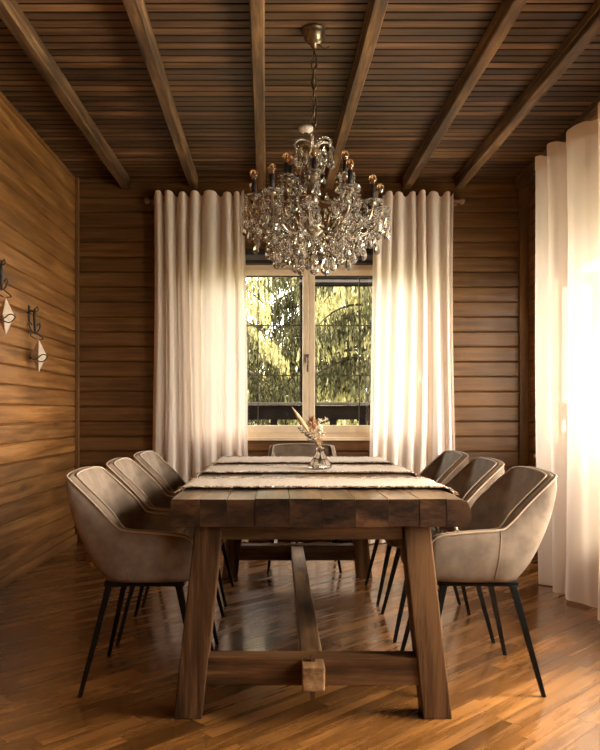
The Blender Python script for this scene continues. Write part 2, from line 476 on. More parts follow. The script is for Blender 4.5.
# mullion centre X about .243
window('window_1', (0, YB, 0), (1, 0, 0), (0, 1, 0), WX0, WX1, WZ0, WZ1, [(WX0 + .04, .243), (.246, WX1 - .04)], [WX0 + .35, -.172, .66, 1.03])
def right_window(name, w):
    mid = (w[0] + w[1]) / 2
    window(name, (XR, 0, 0), (0, 1, 0), (1, 0, 0), w[0], w[1], w[2], w[3], [(w[0] + .04, mid - .002), (mid + .002, w[1] - .04)], [w[0] + .5, w[1] - .5], False)
right_window('window_2', W2); right_window('window_3', W3); right_window('fill_window_4', W4)  # the last one is added to light the back curtains
right_window('fill_window_5', W5)  # added opening, gives fill light from the front right

# ------------------------------------------------------------------ curtains
def curtain(name, label, group, P0, P1, ztop, folds, amp, seed, flare0=0, flare1=0, hem=.012, out=(0, -1), roff=.062):
    """hangs between the plan points P0 and P1; out = plan direction towards the room"""
    rnd = random.Random(seed)
    P0 = Vector((P0[0], P0[1], 0)); P1 = Vector((P1[0], P1[1], 0)); d = (P1 - P0); W = d.length; d.normalize()
    o = Vector((out[0], out[1], 0))
    nu, nz = folds * 22, 56
    ph = [rnd.uniform(-.38, .38) for _ in range(folds + 2)]
    am = [rnd.uniform(.4, 1.45) for _ in range(folds + 2)]
    wob = [rnd.uniform(0, 6.28) for _ in range(6)]
    def pt(u, t):          # t 0 at the hem, 1 at the top
        k = u * folds
        i = int(min(k, folds - 1e-6))
        fr = k - i
        a = am[i] * (1 - fr) + am[i + 1] * fr
        p = ph[i] * (1 - fr) + ph[i + 1] * fr
        s = math.sin(2 * PI * (k + p))
        s = math.copysign(abs(s) ** (.8 if t < .9 else .6), s)
        sec = .3 * math.sin(2 * PI * (k * .5 + wob[0]) + 1.2 * (1 - t)) + .14 * math.sin(2 * PI * (k * 2.1) + wob[1] + 2 * (1 - t))
        dep = amp * a * (s * (.75 + .25 * t) + sec * (1.15 - t))
        side = -amp * .22 * math.cos(2 * PI * (k + p)) * (.3 + .7 * t) + .008 * math.sin(wob[2] + 5 * t + 7 * u)
        uu = u * W + side
        uu += (flare1 * u + flare0 * (1 - u)) * (1 - t) ** 1.5
        topz = ztop + (.014 * s - .010) * min(1, max(0, (t - .9) * 10)) + .006 * math.sin(13 * u + wob[3])
        bot = hem + .006 * math.sin(9 * u + wob[4])
        z = bot + (topz - bot) * t
        dep += .02 * (1 - t) ** 4 * math.sin(17 * u + wob[5])
        return P0 + d * uu + o * dep + Vector((0, 0, z))
    def sheet(t0, t1, n, off):
        bm = BM(); g = []
        for j in range(n + 1):
            t = t0 + (t1 - t0) * j / n
            g.append([bm.verts.new(pt(i / nu, t) + o * off) for i in range(nu + 1)])
        for j in range(n):
            for i in range(nu):
                bm.faces.new((g[j][i], g[j][i + 1], g[j + 1][i + 1], g[j + 1][i]))
        return bm
    root = obj(name, sheet(0, 1, nz, 0), M['curtain'], smooth=True, recalc=False)
    tag(root, label, 'curtain', group)
    rodc = Vector((P0.x, P0.y, 0)) - o * roff
    for i in range(folds + 1):
        c = rodc + d * (W * (i + .25) / (folds + .5)); c.z = ztop - .05
        bm = BM(); rg = []
        for q in range(18):
            a = 2 * PI * q / 18
            b0 = c + o * (.021 * math.cos(a)) + Vector((0, 0, .021 * math.sin(a)))
            rg.append([bm.verts.new(b0 - d * .012), bm.verts.new(b0 + d * .012)])
        for q in range(18):
            bm.faces.new((rg[q][0], rg[q][1], rg[(q + 1) % 18][1], rg[(q + 1) % 18][0]))
        obj('tab_loop', bm, M['curtain_head'], root, True)
    th = 1 - .085 / ztop
    obj('header', sheet(th, .9995, 4, .003), M['curtain_head'], root, smooth=True, recalc=False)
    return root
YC = YB - .12
curtain('curtain', 'sheer cream curtain covering the left end of the back window', None, (-1.005, YC), (-.275, YC), 2.815, 7, .036, 3, flare0=-.008, flare1=.04)
curtain('curtain', 'sheer cream curtain covering the right end of the back window', None, (.775, YC), (1.40, YC), 2.815, 7, .034, 11, flare0=-.08, flare1=.03)
XC = 1.60
curtain('curtain', 'tall sheer cream curtain along the right side wall, reaching out of frame', None, (1.60, 4.60), (1.70, 3.15), 2.61, 6, .055, 23, flare0=.02, flare1=0, out=(-1, 0), roff=.115)

def rod(label, a, b, r, fin, brackets, mat):
    a = Vector(a); b = Vector(b); d = (b - a).normalized()
    root = thing('curtain_rod', label, 'curtain rod', (a + b) / 2)
    o = root.location
    bm = BM(); tube(bm, [a - o, b - o], r, 12); obj('pole', bm, mat, root, True)
    for p, s in ((a, -1), (b, 1)):
        if not fin: break
        bm = BM()
        q = d.to_track_quat('Z', 'Y').to_matrix().to_4x4() if s > 0 else (-d).to_track_quat('Z', 'Y').to_matrix().to_4x4()
        lathe(bm, [(r, 0), (r * 1.2, .006), (r * .8, .012), (r * 1.9, .026), (r * 2.3, .042), (r * 1.8, .058), (0, .068)], p - o, 12, q)
        obj('finial', bm, mat, root, True)
    for p, w in brackets:
        p = Vector(p); w = Vector(w)
        bm = BM(); tube(bm, [w - o, p + (w - p) * .15 - o, p + Vector((0, 0, -r * 1.6)) - o], r * .6, 8)
        n = (p - w).normalized()
        lathe(bm, [(.03, 0), (.03, .006), (.012, .012), (0, .013)], w - o, 12, n.to_track_quat('Z', 'Y').to_matrix().to_4x4())
        obj('bracket', bm, mat, root, True)
M['rod'] = wood('rod_wood', (.10, .05, .02), (.18, .095, .045), (.26, .14, .07), 'X', var=.1, knots=0)
rod('slim wooden curtain rod with ball ends above the window', (-1.03, YC + .062, 2.765), (1.44, YC + .062, 2.765), .013, True, [((-1.02, YC + .062, 2.765), (-1.02, YB - .003, 2.765)), ((1.432, YC + .062, 2.765), (1.432, YB - .003, 2.765))], M['rod'])
rod('black curtain rod with hooks holding the tall side wall curtain', (1.711, 4.66, 2.56), (1.818, 3.1, 2.56), .011, False, [((1.713, 4.64, 2.56), (XR - .003, 4.64, 2.56)), ((1.816, 3.12, 2.56), (XR - .003, 3.12, 2.56))], M['iron'])

# ------------------------------------------------------------------ table
TX, TY = .14, 3.7
tab = thing('dining_table', 'long rustic timber trestle dining table with thick weathered top', 'table', (TX, TY, 0))
# thick top: long boards with end grain to the front
bm = BM()
edges = [-.5, -.405, -.315, -.22, -.105, .005, .115, .225, .33, .42, .5]
for a, b in zip(edges[:-1], edges[1:]):
    n = 10
    rings = []
    dz = R.uniform(-.002, .001); dy = R.uniform(-.0012, .0012)
    rnd_l = a == edges[0]; rnd_r = b == edges[-1]
    for i in range(n + 1):
        y = -1.2 + 2.4 * i / n
        if i == 0: y += dy
        j = .004 * math.sin(i * 1.7) if rnd_l or rnd_r else 0
        zt = .76 + dz; zb = .667 + R.uniform(-.003, .003)
        g = .0004
        L = [(a + g + (j if rnd_l else 0), zb + .0015), (a + g + (j - .004 if rnd_l else 0), zb + .04), (a + g + (j if rnd_l else 0), zt - .0015), (a + g + .0015, zt)]
        if rnd_r:
            Rr = [(b - .035 + j, zt), (b - .012 + j, zt - .008), (b - .002 + j, zt - .028), (b + .004 + j, zt - .06), (b - .004 + j, zb + .012), (b - .02 + j, zb)]
        else:
            Rr = [(b - g - .0015, zt), (b - g, zt - .0015), (b - g, zb + .0015), (b - g - .0015, zb)]
        L = [(a + g + .0015, zb)] + L
        rings.append([bm.verts.new((x, y, z)) for x, z in L + Rr])
    for r0, r1 in zip(rings[:-1], rings[1:]):
        m = len(r0)
        for i in range(m): bm.faces.new((r0[i], r0[(i + 1) % m], r1[(i + 1) % m], r1[i]))
    f0 = bm.faces.new(rings[0]); f1 = bm.faces.new(rings[-1][::-1])
    f0.material_index = f1.material_index = 1
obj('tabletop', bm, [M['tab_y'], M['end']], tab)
LX = -.025
for s in (-1, 1):                                     # near and far trestle
    yf = 1.09 * s
    y0, y1 = yf - .048, yf + .048
    for q in (-1, 1):
        bm = BM()
        xt0, xt1 = LX + q * .355 - .047, LX + q * .355 + .047
        xb0, xb1 = LX + q * .428 - .049, LX + q * .428 + .049
        prism(bm, [(xb0, y0, 0), (xb1, y0, 0), (xb1, y1, 0), (xb0, y1, 0)], [(xt0, y0, .667), (xt1, y0, .667), (xt1, y1, .667), (xt0, y1, .667)], .005)
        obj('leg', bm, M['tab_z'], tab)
    bm = BM(); box(bm, LX - .33, LX + .33, yf - .035, yf + .035, .612, .6665, .004); obj('apron', bm, M['apron'], tab)
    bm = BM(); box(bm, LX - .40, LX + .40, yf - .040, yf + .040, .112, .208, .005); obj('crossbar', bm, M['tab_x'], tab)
    bm = BM(); box(bm, LX - .008, LX + .008, yf + s * .058 - .012, yf + s * .058 + .012, .075, .222, .002); obj('wedge', bm, M['tab_z'], tab)
bm = BM()
box(bm, LX - .038, LX + .038, -1.125, 1.125, .125, .204, .005)
box(bm, LX - .038, LX + .038, -1.215, -1.12, .122, .204, .006)
box(bm, LX - .038, LX + .038, 1.12, 1.205, .122, .204, .006)
obj('stretcher', bm, M['tab_y'], tab)

# ------------------------------------------------------------------ runners on the table
def runner(y0, y1, seed, label, hang):
    rnd = random.Random(seed)
    root = thing('table_runner', label, 'table runner', (TX, (y0 + y1) / 2, .762), 0, None)
    hw = (y1 - y0) / 2
    path = []
    def prof():
        pts = []
        hl, hr = hang + rnd.uniform(-.005, .01), hang * .92 + rnd.uniform(-.005, .01)
        n = 8
        for i in range(n): pts.append((-.517 - .003 * math.sin(i * 1.1), -hl + (hl - .02) * i / n))
        pts += [(-.516, -.018), (-.512, -.001), (-.503, .0035), (-.485, .0045)]
        for i in range(1, 40): pts.append((-.485 + .95 * i / 40, .0045))
        pts += [(.472, .0045), (.496, .001), (.512, -.014), (.517, -.04)]
        for i in range(1, n + 1): pts.append((.518 + .003 * math.sin(i * 1.2), -.04 - (hr - .04) * i / n))
        return pts
    pr = prof()
    m = 10
    bm = BM(); g = []
    for j in range(m + 1):
        v = -1 + 2 * j / m
        row = []
        for i, (x, z) in enumerate(pr):
            yy = v * hw + .006 * math.sin(i * .7 + seed + v) * (abs(v) ** 2)
            row.append(bm.verts.new((x, yy, z + .0025 * abs(math.sin(i * 1.3 + v * 3 + seed)) + .0015 * rnd.random())))
        g.append(row)
    for j in range(m):
        for i in range(len(pr) - 1):
            bm.faces.new((g[j][i], g[j][i + 1], g[j + 1][i + 1], g[j + 1][i]))
    cl = obj('cloth', bm, M['runner'], root, True)
    md = cl.modifiers.new('thick', 'SOLIDIFY'); md.thickness = .003; md.offset = 0
    # frayed edges: small knotted tufts along both long edges and both ends
    bm = BM()
    for v in (-1, 1):
        for i in range(len(pr) - 1):
            for q in range(5):
                t = (q + rnd.random()) / 5
                x = pr[i][0] * (1 - t) + pr[i + 1][0] * t; z = pr[i][1] * (1 - t) + pr[i + 1][1] * t
                y = v * (hw - .004)
                top = abs(x) < .49
                l = rnd.uniform(.010, .026)
                e = Vector((rnd.uniform(-.012, .012), v * l, rnd.uniform(-.001, .004) if top else rnd.uniform(-.01, .004)))
                b = Vector((x, y, z + .003))
                if not top: b.x += math.copysign(.005, x)
                tube(bm, [b, b + e * .5 + Vector((0, 0, .002 if top else 0)), b + e], [.0032, .0028, .0012], 5)
    for xi, i0 in ((0, 0), (1, len(pr) - 1)):
        for q in range(int(hw * 2 / .008)):
            y = -hw + .004 + q * .008
            b = Vector((pr[i0][0], y, pr[i0][1] + .004))
            e = Vector((rnd.uniform(-.004, .004), rnd.uniform(-.006, .006), -rnd.uniform(.02, .045)))
            tube(bm, [b, b + e], [.003, .0014], 5)
    obj('fringe', bm, M['fringe'], root, True)
    return root
runner(2.812, 3.19, 1, 'cream woven runner with frayed edges across the table, nearest the camera', .185)
runner(3.52, 3.95, 2, 'cream woven frayed runner across the table middle, under the flower vase', .08)
runner(4.22, 4.72, 3, 'cream woven frayed runner at the window end of the table, behind the vase', .08)

# ------------------------------------------------------------------ chairs
def make_chair(label):
    root = thing('dining_chair', label, 'chair', (0, 0, 0), 0, None)
    # right half stations: outer bottom and rim
    B = [(.222, .205, .43), (.236, .165, .424), (.238, .05, .42), (.238, -.03, .42), (.234, -.085, .42), (.222, -.122, .42), (.198, -.150, .42), (.165, -.161, .42), (.09, -.167, .42), (0, -.169, .42)]
    T = [(.238, .196, .535), (.252, .165, .588), (.258, .05, .605), (.258, -.055, .614), (.253, -.098, .632), (.242, -.182, .716), (.231, -.268, .796), (.210, -.286, .812), (.11, -.290, .820), (0, -.292, .822)]
    K = 4
    b = catmull(B, K); t = catmull(T, K)
    b = b + [Vector((-p.x, p.y, p.z)) for p in b[-2::-1]]
    t = t + [Vector((-p.x, p.y, p.z)) for p in t[-2::-1]]
    n = len(b)
    nv = 9
    bm = BM(); rows = []
    cen = Vector((0, .02, 0))
    def inward(p):
        v = Vector((-p.x, .05 - p.y if p.y < .05 else 0, 0))
        # arms push inward along x, back along y
        wx = min(1, max(0, (p.y + .2) / .14)) if abs(p.x) > .15 else 0
        w = Vector((-math.copysign(1, p.x) if abs(p.x) > 1e-6 else 0, 0, 0)) * max(wx, min(1, max(0, (abs(p.x) - .12) / .1)) * .75)
        ty = min(1, max(0, (-.04 - p.y) / .1))
        return (w + Vector((0, ty, 0)))
    th = .030
    inner_t = []
    for i in range(n):
        r = []
        B0, T0 = b[i], t[i]
        out = -inward(T0 * .5 + B0 * .5)
        if out.length: out.normalize()
        bk = min(1, max(0, (-.06 - (T0.y + B0.y) / 2) / .10))
        # underside lip
        r.append(B0 - out * .03 + Vector((0, 0, -.004)))
        r.append(B0 - out * .010)
        for j in range(nv + 1):
            s = j / nv
            p = B0.lerp(T0, .06 + .94 * s) + out * (.016 * math.sin(PI * (.1 + .9 * s)) * (1 - bk) + .032 * bk * math.sin(PI * s) ** .6)
            r.append(p)
        inn = inward(T0)
        It = T0 + inn * th
        r.append((T0 + It) / 2 + Vector((0, 0, .007)))
        r.append(It + Vector((0, 0, -.001)))
        inner_t.append(It)
        # inner face down to the seat
        ib = inward(B0)
        Ib = Vector((B0.x, B0.y, .455)) + ib * .052
        for j in range(1, 6):
            s = j / 5
            q = It.lerp(Ib, s) + inn * (.006 * math.sin(PI * s))
            r.append(q)
        rows.append([bm.verts.new(p) for p in r])
    m = len(rows[0])
    for i in range(n - 1):
        for j in range(m - 1):
            bm.faces.new((rows[i][j], rows[i + 1][j], rows[i + 1][j + 1], rows[i][j + 1]))
    bm.faces.new(rows[0]); bm.faces.new(rows[-1][::-1])
    # underside
    c = bm.verts.new((0, .02, .416)); c2 = bm.verts.new((0, .05, .455))
    for i in range(n - 1):
        bm.faces.new((c, rows[i + 1][0], rows[i][0])); bm.faces.new((c2, rows[i][-1], rows[i + 1][-1]))
    bm.faces.new((c, rows[0][0], rows[0][-1], c2)); bm.faces.new((c, c2, rows[-1][-1], rows[-1][0]))
    obj('shell', bm, M['suede'], root, True)
    # piping on the rim, doubled, and the side seams
    bm = BM()
    tube(bm, [p + Vector((0, 0, .002)) for p in t], .0042, 6)
    tube(bm, [p + Vector((0, 0, .003)) for p in inner_t], .0036, 6)
    obj('piping', bm, M['piping'], root, True)
    for i in (13, n - 14):
        bm = BM()
        out = -inward(t[i] * .5 + b[i] * .5); out.normalize()
        pts = [b[i].lerp(t[i], .06 + .94 * s / 9) + out * (.016 * math.sin(PI * (.1 + .9 * s / 9)) + .0005) for s in range(10)]
        tube(bm, pts, .0016, 5)
        obj('seam', bm, M['suede'], root, True)
    # seat cushion
    bm = BM()
    nx, ny = 14, 14
    def se(a, e): return math.copysign(abs(a) ** e, a)
    rings = []
    for k in range(9):
        ph = -PI / 2 + PI * k / 8
        cz, cr = math.sin(ph), math.cos(ph)
        ring = []
        for q in range(40):
            a = 2 * PI * q / 40
            x = .205 * se(math.cos(a), .35) * (.86 + .14 * se(cr, .5)) if abs(cr) > 1e-6 else .12 * se(math.cos(a), .35)
            y = .188 * se(math.sin(a), .35) * (.86 + .14 * se(cr, .5)) if abs(cr) > 1e-6 else .11 * se(math.sin(a), .35)
            z = .458 + .036 * se(cz, .6)
            ring.append(bm.verts.new((x, y + .052, z)))
        rings.append(ring)
    for a, bb in zip(rings[:-1], rings[1:]):
        for q in range(40): bm.faces.new((a[q], a[(q + 1) % 40], bb[(q + 1) % 40], bb[q]))
    bm.faces.new(rings[0][::-1]); bm.faces.new(rings[-1])
    obj('seat_cushion', bm, M['suede'], root, True)
    # base frame and legs
    bm = BM()
    box(bm, -.19, .19, -.155, -.115, .394, .414, .004); box(bm, -.19, .19, .105, .145, .394, .414, .004)
    box(bm, -.19, -.155, -.116, .106, .396, .413, .003); box(bm, .155, .19, -.116, .106, .396, .413, .003)
    obj('base_frame', bm, M['black_metal'], root)
    for sx in (-1, 1):
        for sy in (-1, 1):
            bm = BM()
            tx, ty = sx * .178, -.135 if sy < 0 else .125
            fx, fy = sx * .238, -.232 if sy < 0 else .218
            a, f = .0135, .008
            prism(bm, [(fx - f, fy - f, .0), (fx + f, fy - f, .0), (fx + f, fy + f, .0), (fx - f, fy + f, .0)], [(tx - a, ty - a, .40), (tx + a, ty - a, .40), (tx + a, ty + a, .40), (tx - a, ty + a, .40)], .003)
            obj('leg', bm, M['black_metal'], root)
    return root
ch = make_chair('tan suede bucket chair beside the left wall, nearest the camera')
ch.location = (-.502, 3.0, 0); ch.rotation_euler = (0, 0, -PI / 2)
dup(ch, (-.502, 3.625, 0), -PI / 2 + .02, 'tan suede bucket chair on the side of the iron ornaments, middle one of its row')
dup(ch, (-.500, 4.29, 0), -PI / 2 - .02, 'tan suede bucket chair on the side of the iron ornaments, nearest the window')
dup(ch, (.745, 3.005, 0), PI / 2, 'tan suede bucket chair in front of the tall side curtain, nearest the camera')
dup(ch, (.75, 3.66, 0), PI / 2 - .02, 'tan suede bucket chair on the side of the tall curtain, middle one of its row')
dup(ch, (.75, 4.33, 0), PI / 2 + .02, 'tan suede bucket chair on the side of the tall curtain, nearest the window')
dup(ch, (.165, 5.12, 0), PI, 'tan suede bucket chair at the far table end, facing the camera before the window')

# ------------------------------------------------------------------ radiator under the window
rad = thing('radiator', 'white ribbed radiator under the window, glimpsed beneath the table', 'radiator', (.3, YB - .075, 0))
for i in range(8):
    bm = BM(); x = -.35 + i * .1
    box(bm, x - .046, x + .046, -.03, .03, .03, .56, .012, 3); obj('rib', bm, M['white'], rad, True)
for z in (.05, .52):
    bm = BM(); box(bm, -.40, .40, -.02, .02, z, z + .03, .004); obj('pipe', bm, M['white'], rad)
for x in (-.33, .33):
    bm = BM(); box(bm, x - .015, x + .015, -.025, .025, 0, .05, .003); obj('foot', bm, M['white'], rad)

# ------------------------------------------------------------------ vase and dried flowers
VX, VY, VZ = .203, 3.70, .7735
bm = BM()
n = 10
po = [(.050, 0), (.060, .006), (.058, .018), (.044, .042), (.026, .068), (.0175, .086), (.019, .098), (.022, .104)]
pi_ = [(.020, .104), (.0165, .098), (.015, .086), (.023, .068), (.040, .042), (.052, .018), (.05, .009), (0, .007)]
lathe(bm, [(0, 0)] + po + pi_, (0, 0, 0), n)
vz = obj('vase', bm, M['vase_glass']); vz.location = (VX, VY, VZ); vz.rotation_euler = (0, 0, .2)
tag(vz, 'small clear faceted glass vase on the middle runner', 'vase')

def stem(bm, p0, p1, bend, r=.0014):
    a = Vector(p0); c = Vector(p1); mid = (a + c) / 2 + Vector(bend)
    nk = Vector((c.x, c.y, 0)); nk = nk.normalized() * .007 if nk.length > .007 else nk
    dirn = (c - Vector((nk.x, nk.y, .11))); q = Vector((nk.x, nk.y, .11))
    pts = catmull([Vector((-nk.x * 2, -nk.y * 2, a.z)), Vector((nk.x * .6, nk.y * .6, .085)), q, q + dirn * .5 + Vector(bend) * .4, c], 4)
    tube(bm, pts, r, 6)
    return pts
def V(px, py, d):   # where a point of the bouquet stands (vase local)
    return ((px - 279) * d / 750 - VX, d - VY, 1.047 - (py - 413) * d / 750 - VZ)
base = (0, 0, .02)
def dried(name, label, cat, col_, build):
    root = thing(name, label, cat, (VX, VY, VZ)); build(root, col_); return root
def leaf_blade(bm, a, b, w, n=10, cup=.25):
    a = Vector(a); b = Vector(b); d = b - a
    side = d.normalized().cross(Vector((0, 1, 0))).normalized(); nn = side.cross(d.normalized())
    rows = []
    for i in range(n + 1):
        t = i / n; ww = w * (math.sin(PI * min(1, t * .93 + .05)) ** .8) * (1 - .25 * t)
        c = a + d * t
        rows.append([bm.verts.new(c - side * ww + nn * cup * ww), bm.verts.new(c), bm.verts.new(c + side * ww + nn * cup * ww)])
    for r0, r1 in zip(rows[:-1], rows[1:]):
        for k in (0, 1): bm.faces.new((r0[k], r0[k + 1], r1[k + 1], r1[k]))
def thick(o, t=.0015):
    md = o.modifiers.new('thick', 'SOLIDIFY'); md.thickness = t
    return o
def b_leaf(root, c):
    a = V(309, 432, 3.68); t = V(292, 407, 3.66)
    bm = BM(); stem(bm, base, a, (.005, 0, .01)); obj('stem', bm, M['dry_tan'], root, True)
    bm = BM(); leaf_blade(bm, a, t, .012); thick(obj('blade', bm, M['dry_tan'], root, True))
dried('dried_leaf', 'long pointed tan dried leaf leaning out of the glass vase', 'dried leaf', None, b_leaf)
def b_orange(root, c):
    q = Vector(V(312, 424, 3.69))
    bm = BM(); stem(bm, (.004, .003, .02), q, (.0, 0, .01)); obj('stem', bm, M['dry_tan'], root, True)
    rnd = random.Random(4); bm = BM()
    for i in range(60):
        u = Vector((rnd.gauss(0, 1), rnd.gauss(0, 1), rnd.gauss(.4, 1))).normalized()
        l = rnd.uniform(.022, .042)
        leaf_blade(bm, q + u * .004, q + Vector((u.x * l * .8, u.y * l * .8, u.z * l * 1.25)), rnd.uniform(.003, .006), 4)
    thick(obj('bloom', bm, M['dry_orange'], root, True), .0008)
dried('dried_flower', 'bushy rust orange dried flower head in the glass vase', 'dried flower', None, b_orange)
def b_white(root, c):
    rnd = random.Random(9)
    bm = BM(); bl = BM()
    for k in range(14):
        q = Vector(V(318 + rnd.uniform(-5, 9), 431 + rnd.uniform(-13, 8), 3.70 + rnd.uniform(-.03, .03)))
        stem(bm, (rnd.uniform(-.006, .006), rnd.uniform(-.006, .006), .02), q, (rnd.uniform(-.01, .01), 0, .01), .001)
        for i in range(16):
            u = Vector((rnd.gauss(0, 1), rnd.gauss(0, 1), rnd.gauss(.3, 1))).normalized()
            l = rnd.uniform(.009, .020)
            leaf_blade(bl, q, q + u * l, rnd.uniform(.002, .0045), 3)
    obj('stem', bm, M['dry_tan'], root, True); thick(obj('bloom', bl, M['dry_white'], root, True), .0008)
dried('dried_flower', 'cluster of small creamy dried blossoms in the glass vase', 'dried flower', None, b_white)
def b_dark(root, c):
    rnd = random.Random(12); bm = BM(); bl = BM()
    for (px, py) in ((299, 429), (303, 425), (307, 436), (322, 445), (309, 441)):
        q = Vector(V(px, py, 3.69 + rnd.uniform(-.02, .02)))
        pts = stem(bm, (-.003, .002, .02), q, (.004, 0, .012), .0012)
        for p in [p for p in pts if p.z > .125]:
            for s in (-1, 1):
                leaf_blade(bl, p, p + Vector((s * rnd.uniform(.006, .018), rnd.uniform(-.01, .01), rnd.uniform(-.002, .012))), .0035, 3)
    obj('stem', bm, M['dry_dark'], root, True); thick(obj('leaves', bl, M['dry_dark'], root, True), .0008)
dried('dried_sprig', 'dark leafy dried sprig leaning from the glass vase', 'dried sprig', None, b_dark)

# ------------------------------------------------------------------ smoke detector
bm = BM()
lathe(bm, [(0, -.042), (.022, -.042), (.030, -.036), (.034, -.028), (.046, -.024), (.050, -.012), (.050, 0), (0, 0)], (0, 0, 0), 24)
sd = obj('smoke_detector', bm, M['white'], smooth=True); sd.location = (.182, 5.03, ZC)
tag(sd, 'small round white smoke detector on the dark plank ceiling', 'smoke detector')
bm = BM(); lathe(bm, [(0, -.046), (.016, -.046), (.018, -.0425), (0, -.0425)], (0, 0, 0), 16); obj('sensor_grille', bm, M['dark_trim'], sd)

# ------------------------------------------------------------------ wall ornaments
def ornament(label, y, z, ztop, rot):
    root = thing('wall_ornament', label, 'wall ornament', (XL, y, z))
    # octahedral pocket, centre 7 cm off the wall
    bm = BM()
    c = Vector((.068, 0, 0)); r = .050
    top = bm.verts.new(c + Vector((0, 0, .112))); bot = bm.verts.new(c + Vector((0, 0, -.112)))
    ring = [bm.verts.new(c + Vector((r * math.cos(rot + k * PI / 2), 1.25 * r * math.sin(rot + k * PI / 2), .006))) for k in range(4)]
    for k in range(4):
        bm.faces.new((ring[k], ring[(k + 1) % 4], top)); bm.faces.new((ring[(k + 1) % 4], ring[k], bot))
    bmesh.ops.bevel(bm, geom=bm.edges[:], offset=.002, segments=1, affect='EDGES')
    obj('diamond', bm, M['plaster'], root)
    h = ztop - z
    X0 = .042
    bm = BM()
    tube(bm, [(X0, 0, h), (X0 - .002, 0, h - .05), (X0 + .001, 0, h - .12), (X0, 0, h - .165)], [.006, .011, .010, .007], 8)
    tube(bm, catmull([(.004, 0, h - .03), (.02, 0, h - .015), (X0, 0, h - .03)], 5), .006, 6)
    box(bm, .0, .007, -.014, .014, h - .09, h + .02, .002)
    tube(bm, catmull([(X0, 0, h - .01), (X0 + .014, .004, h + .012), (X0 + .02, .006, h - .008), (X0 + .008, .004, h - .02)], 5), .0042, 6)
    for s in (-1, 1):
        pts = catmull([(X0, 0, h - .165), (X0 + .012 * s, s * .025, h - .15), (X0 + .024 * s, s * .034, h - .118), (X0 + .020 * s, s * .03, h - .096), (X0 + .010 * s, s * .018, h - .112)], 5)
        tube(bm, pts, .0048, 6)
        pts = catmull([(X0, 0, h - .155), (X0 + .022 * s, s * .026, h - .175), (X0 + .026 + .022 * s, s * .028, h - .20), (.064 + .006 * s, s * .006, .112)], 6)
        tube(bm, pts, .0036, 6)
    obj('bracket', bm, M['iron'], root, True)
    bm = BM()
    # leaf-shaped wire outline in front of the diamond
    pts = catmull([(.018, -.02, -.012), (.055, -.066, -.030), (.085, -.062, -.016), (.105, -.052, .004), (.125, -.044, .004), (.138, -.042, -.012), (.124, -.046, -.030), (.105, -.052, -.042), (.085, -.06, -.036), (.072, -.066, -.020)], 6)
    tube(bm, pts, .0036, 6)
    obj('wire_leaf', bm, M['iron'], root, True)
ornament('black iron wall ornament with pale diamond, higher one at the picture edge', 4.37, 1.61, 1.93, .1)
ornament('black iron wall ornament with tan diamond, lower one nearer the room corner', 4.97, 1.425, 1.74, .35)

# ------------------------------------------------------------------ chandelier
CX, CY, CZ = .175, 3.75, 1.745
chd = thing('chandelier', 'ornate crystal chandelier with candle bulbs hanging above the table', 'chandelier', (CX, CY, CZ))
RC = random.Random(21)
def Z(z): return z - CZ
bm = BM()
lathe(bm, [(.060, Z(ZC)), (.062, Z(2.955)), (.056, Z(2.95)), (.058, Z(2.94)), (.050, Z(2.925)), (.044, Z(2.905)), (.028, Z(2.892)), (.014, Z(2.885)), (.016, Z(2.875)), (.006, Z(2.868)), (0, Z(2.868))], (0, 0, 0), 20)
obj('canopy', bm, M['bronze'], chd, True)
bm = BM()
tube(bm, [(0, 0, Z(2.87)), (0, 0, Z(2.815))], .004, 8)
zc = 2.81; k = 0
while zc > 2.44:
    pts = []
    for q in range(14):
        a = 2 * PI * q / 14
        x, zz = .0135 * math.cos(a), .030 * math.sin(a)
        pts.append((x, 0, Z(zc - .022) + zz) if k % 2 == 0 else (0, x, Z(zc - .022) + zz))
    tube(bm, pts, .0042, 6, closed=True)
    zc -= .046; k += 1
obj('chain', bm, M['bronze'], chd, True)
bm = BM(); tube(bm, catmull([(0, 0, Z(2.86)), (.012, -.01, Z(2.8)), (-.010, -.008, Z(2.7)), (.012, -.008, Z(2.58)), (0, -.004, Z(2.44))], 6), .0026, 6)
tube(bm, catmull([(.02, -.01, Z(2.885)), (.05, -.02, Z(2.86)), (.075, -.01, Z(2.875))], 5), .0022, 6)
obj('wire', bm, M['iron'], chd, True)
# column: turned metal and glass balusters
bm = BM()
lathe(bm, [(0, Z(2.45)), (.012, Z(2.445)), (.016, Z(2.42)), (.010, Z(2.40)), (.03, Z(2.385)), (.012, Z(2.37)), (.010, Z(2.30)), (.028, Z(2.29)), (.014, Z(2.275)), (.010, Z(2.14)), (.034, Z(2.12)), (.018, Z(2.10)), (.012, Z(2.02)), (.05, Z(2.0)), (.054, Z(1.975)), (.040, Z(1.95)), (.016, Z(1.93)), (.020, Z(1.91)), (.008, Z(1.89)), (0, Z(1.885))], (0, 0, 0), 18)
obj('column', bm, M['nickel'], chd, True)
bm = BM()
for z0, z1, r in ((2.36, 2.30, .032), (2.27, 2.15, .038), (2.095, 2.03, .034)):
    zm = (z0 + z1) / 2
    lathe(bm, [(.012, Z(z1)), (r * .8, Z(z1 + (zm - z1) * .5)), (r, Z(zm)), (r * .7, Z(zm + (z0 - zm) * .6)), (.012, Z(z0))], (0, 0, 0), 10)
obj('glass_baluster', bm, M['crystal'], chd)

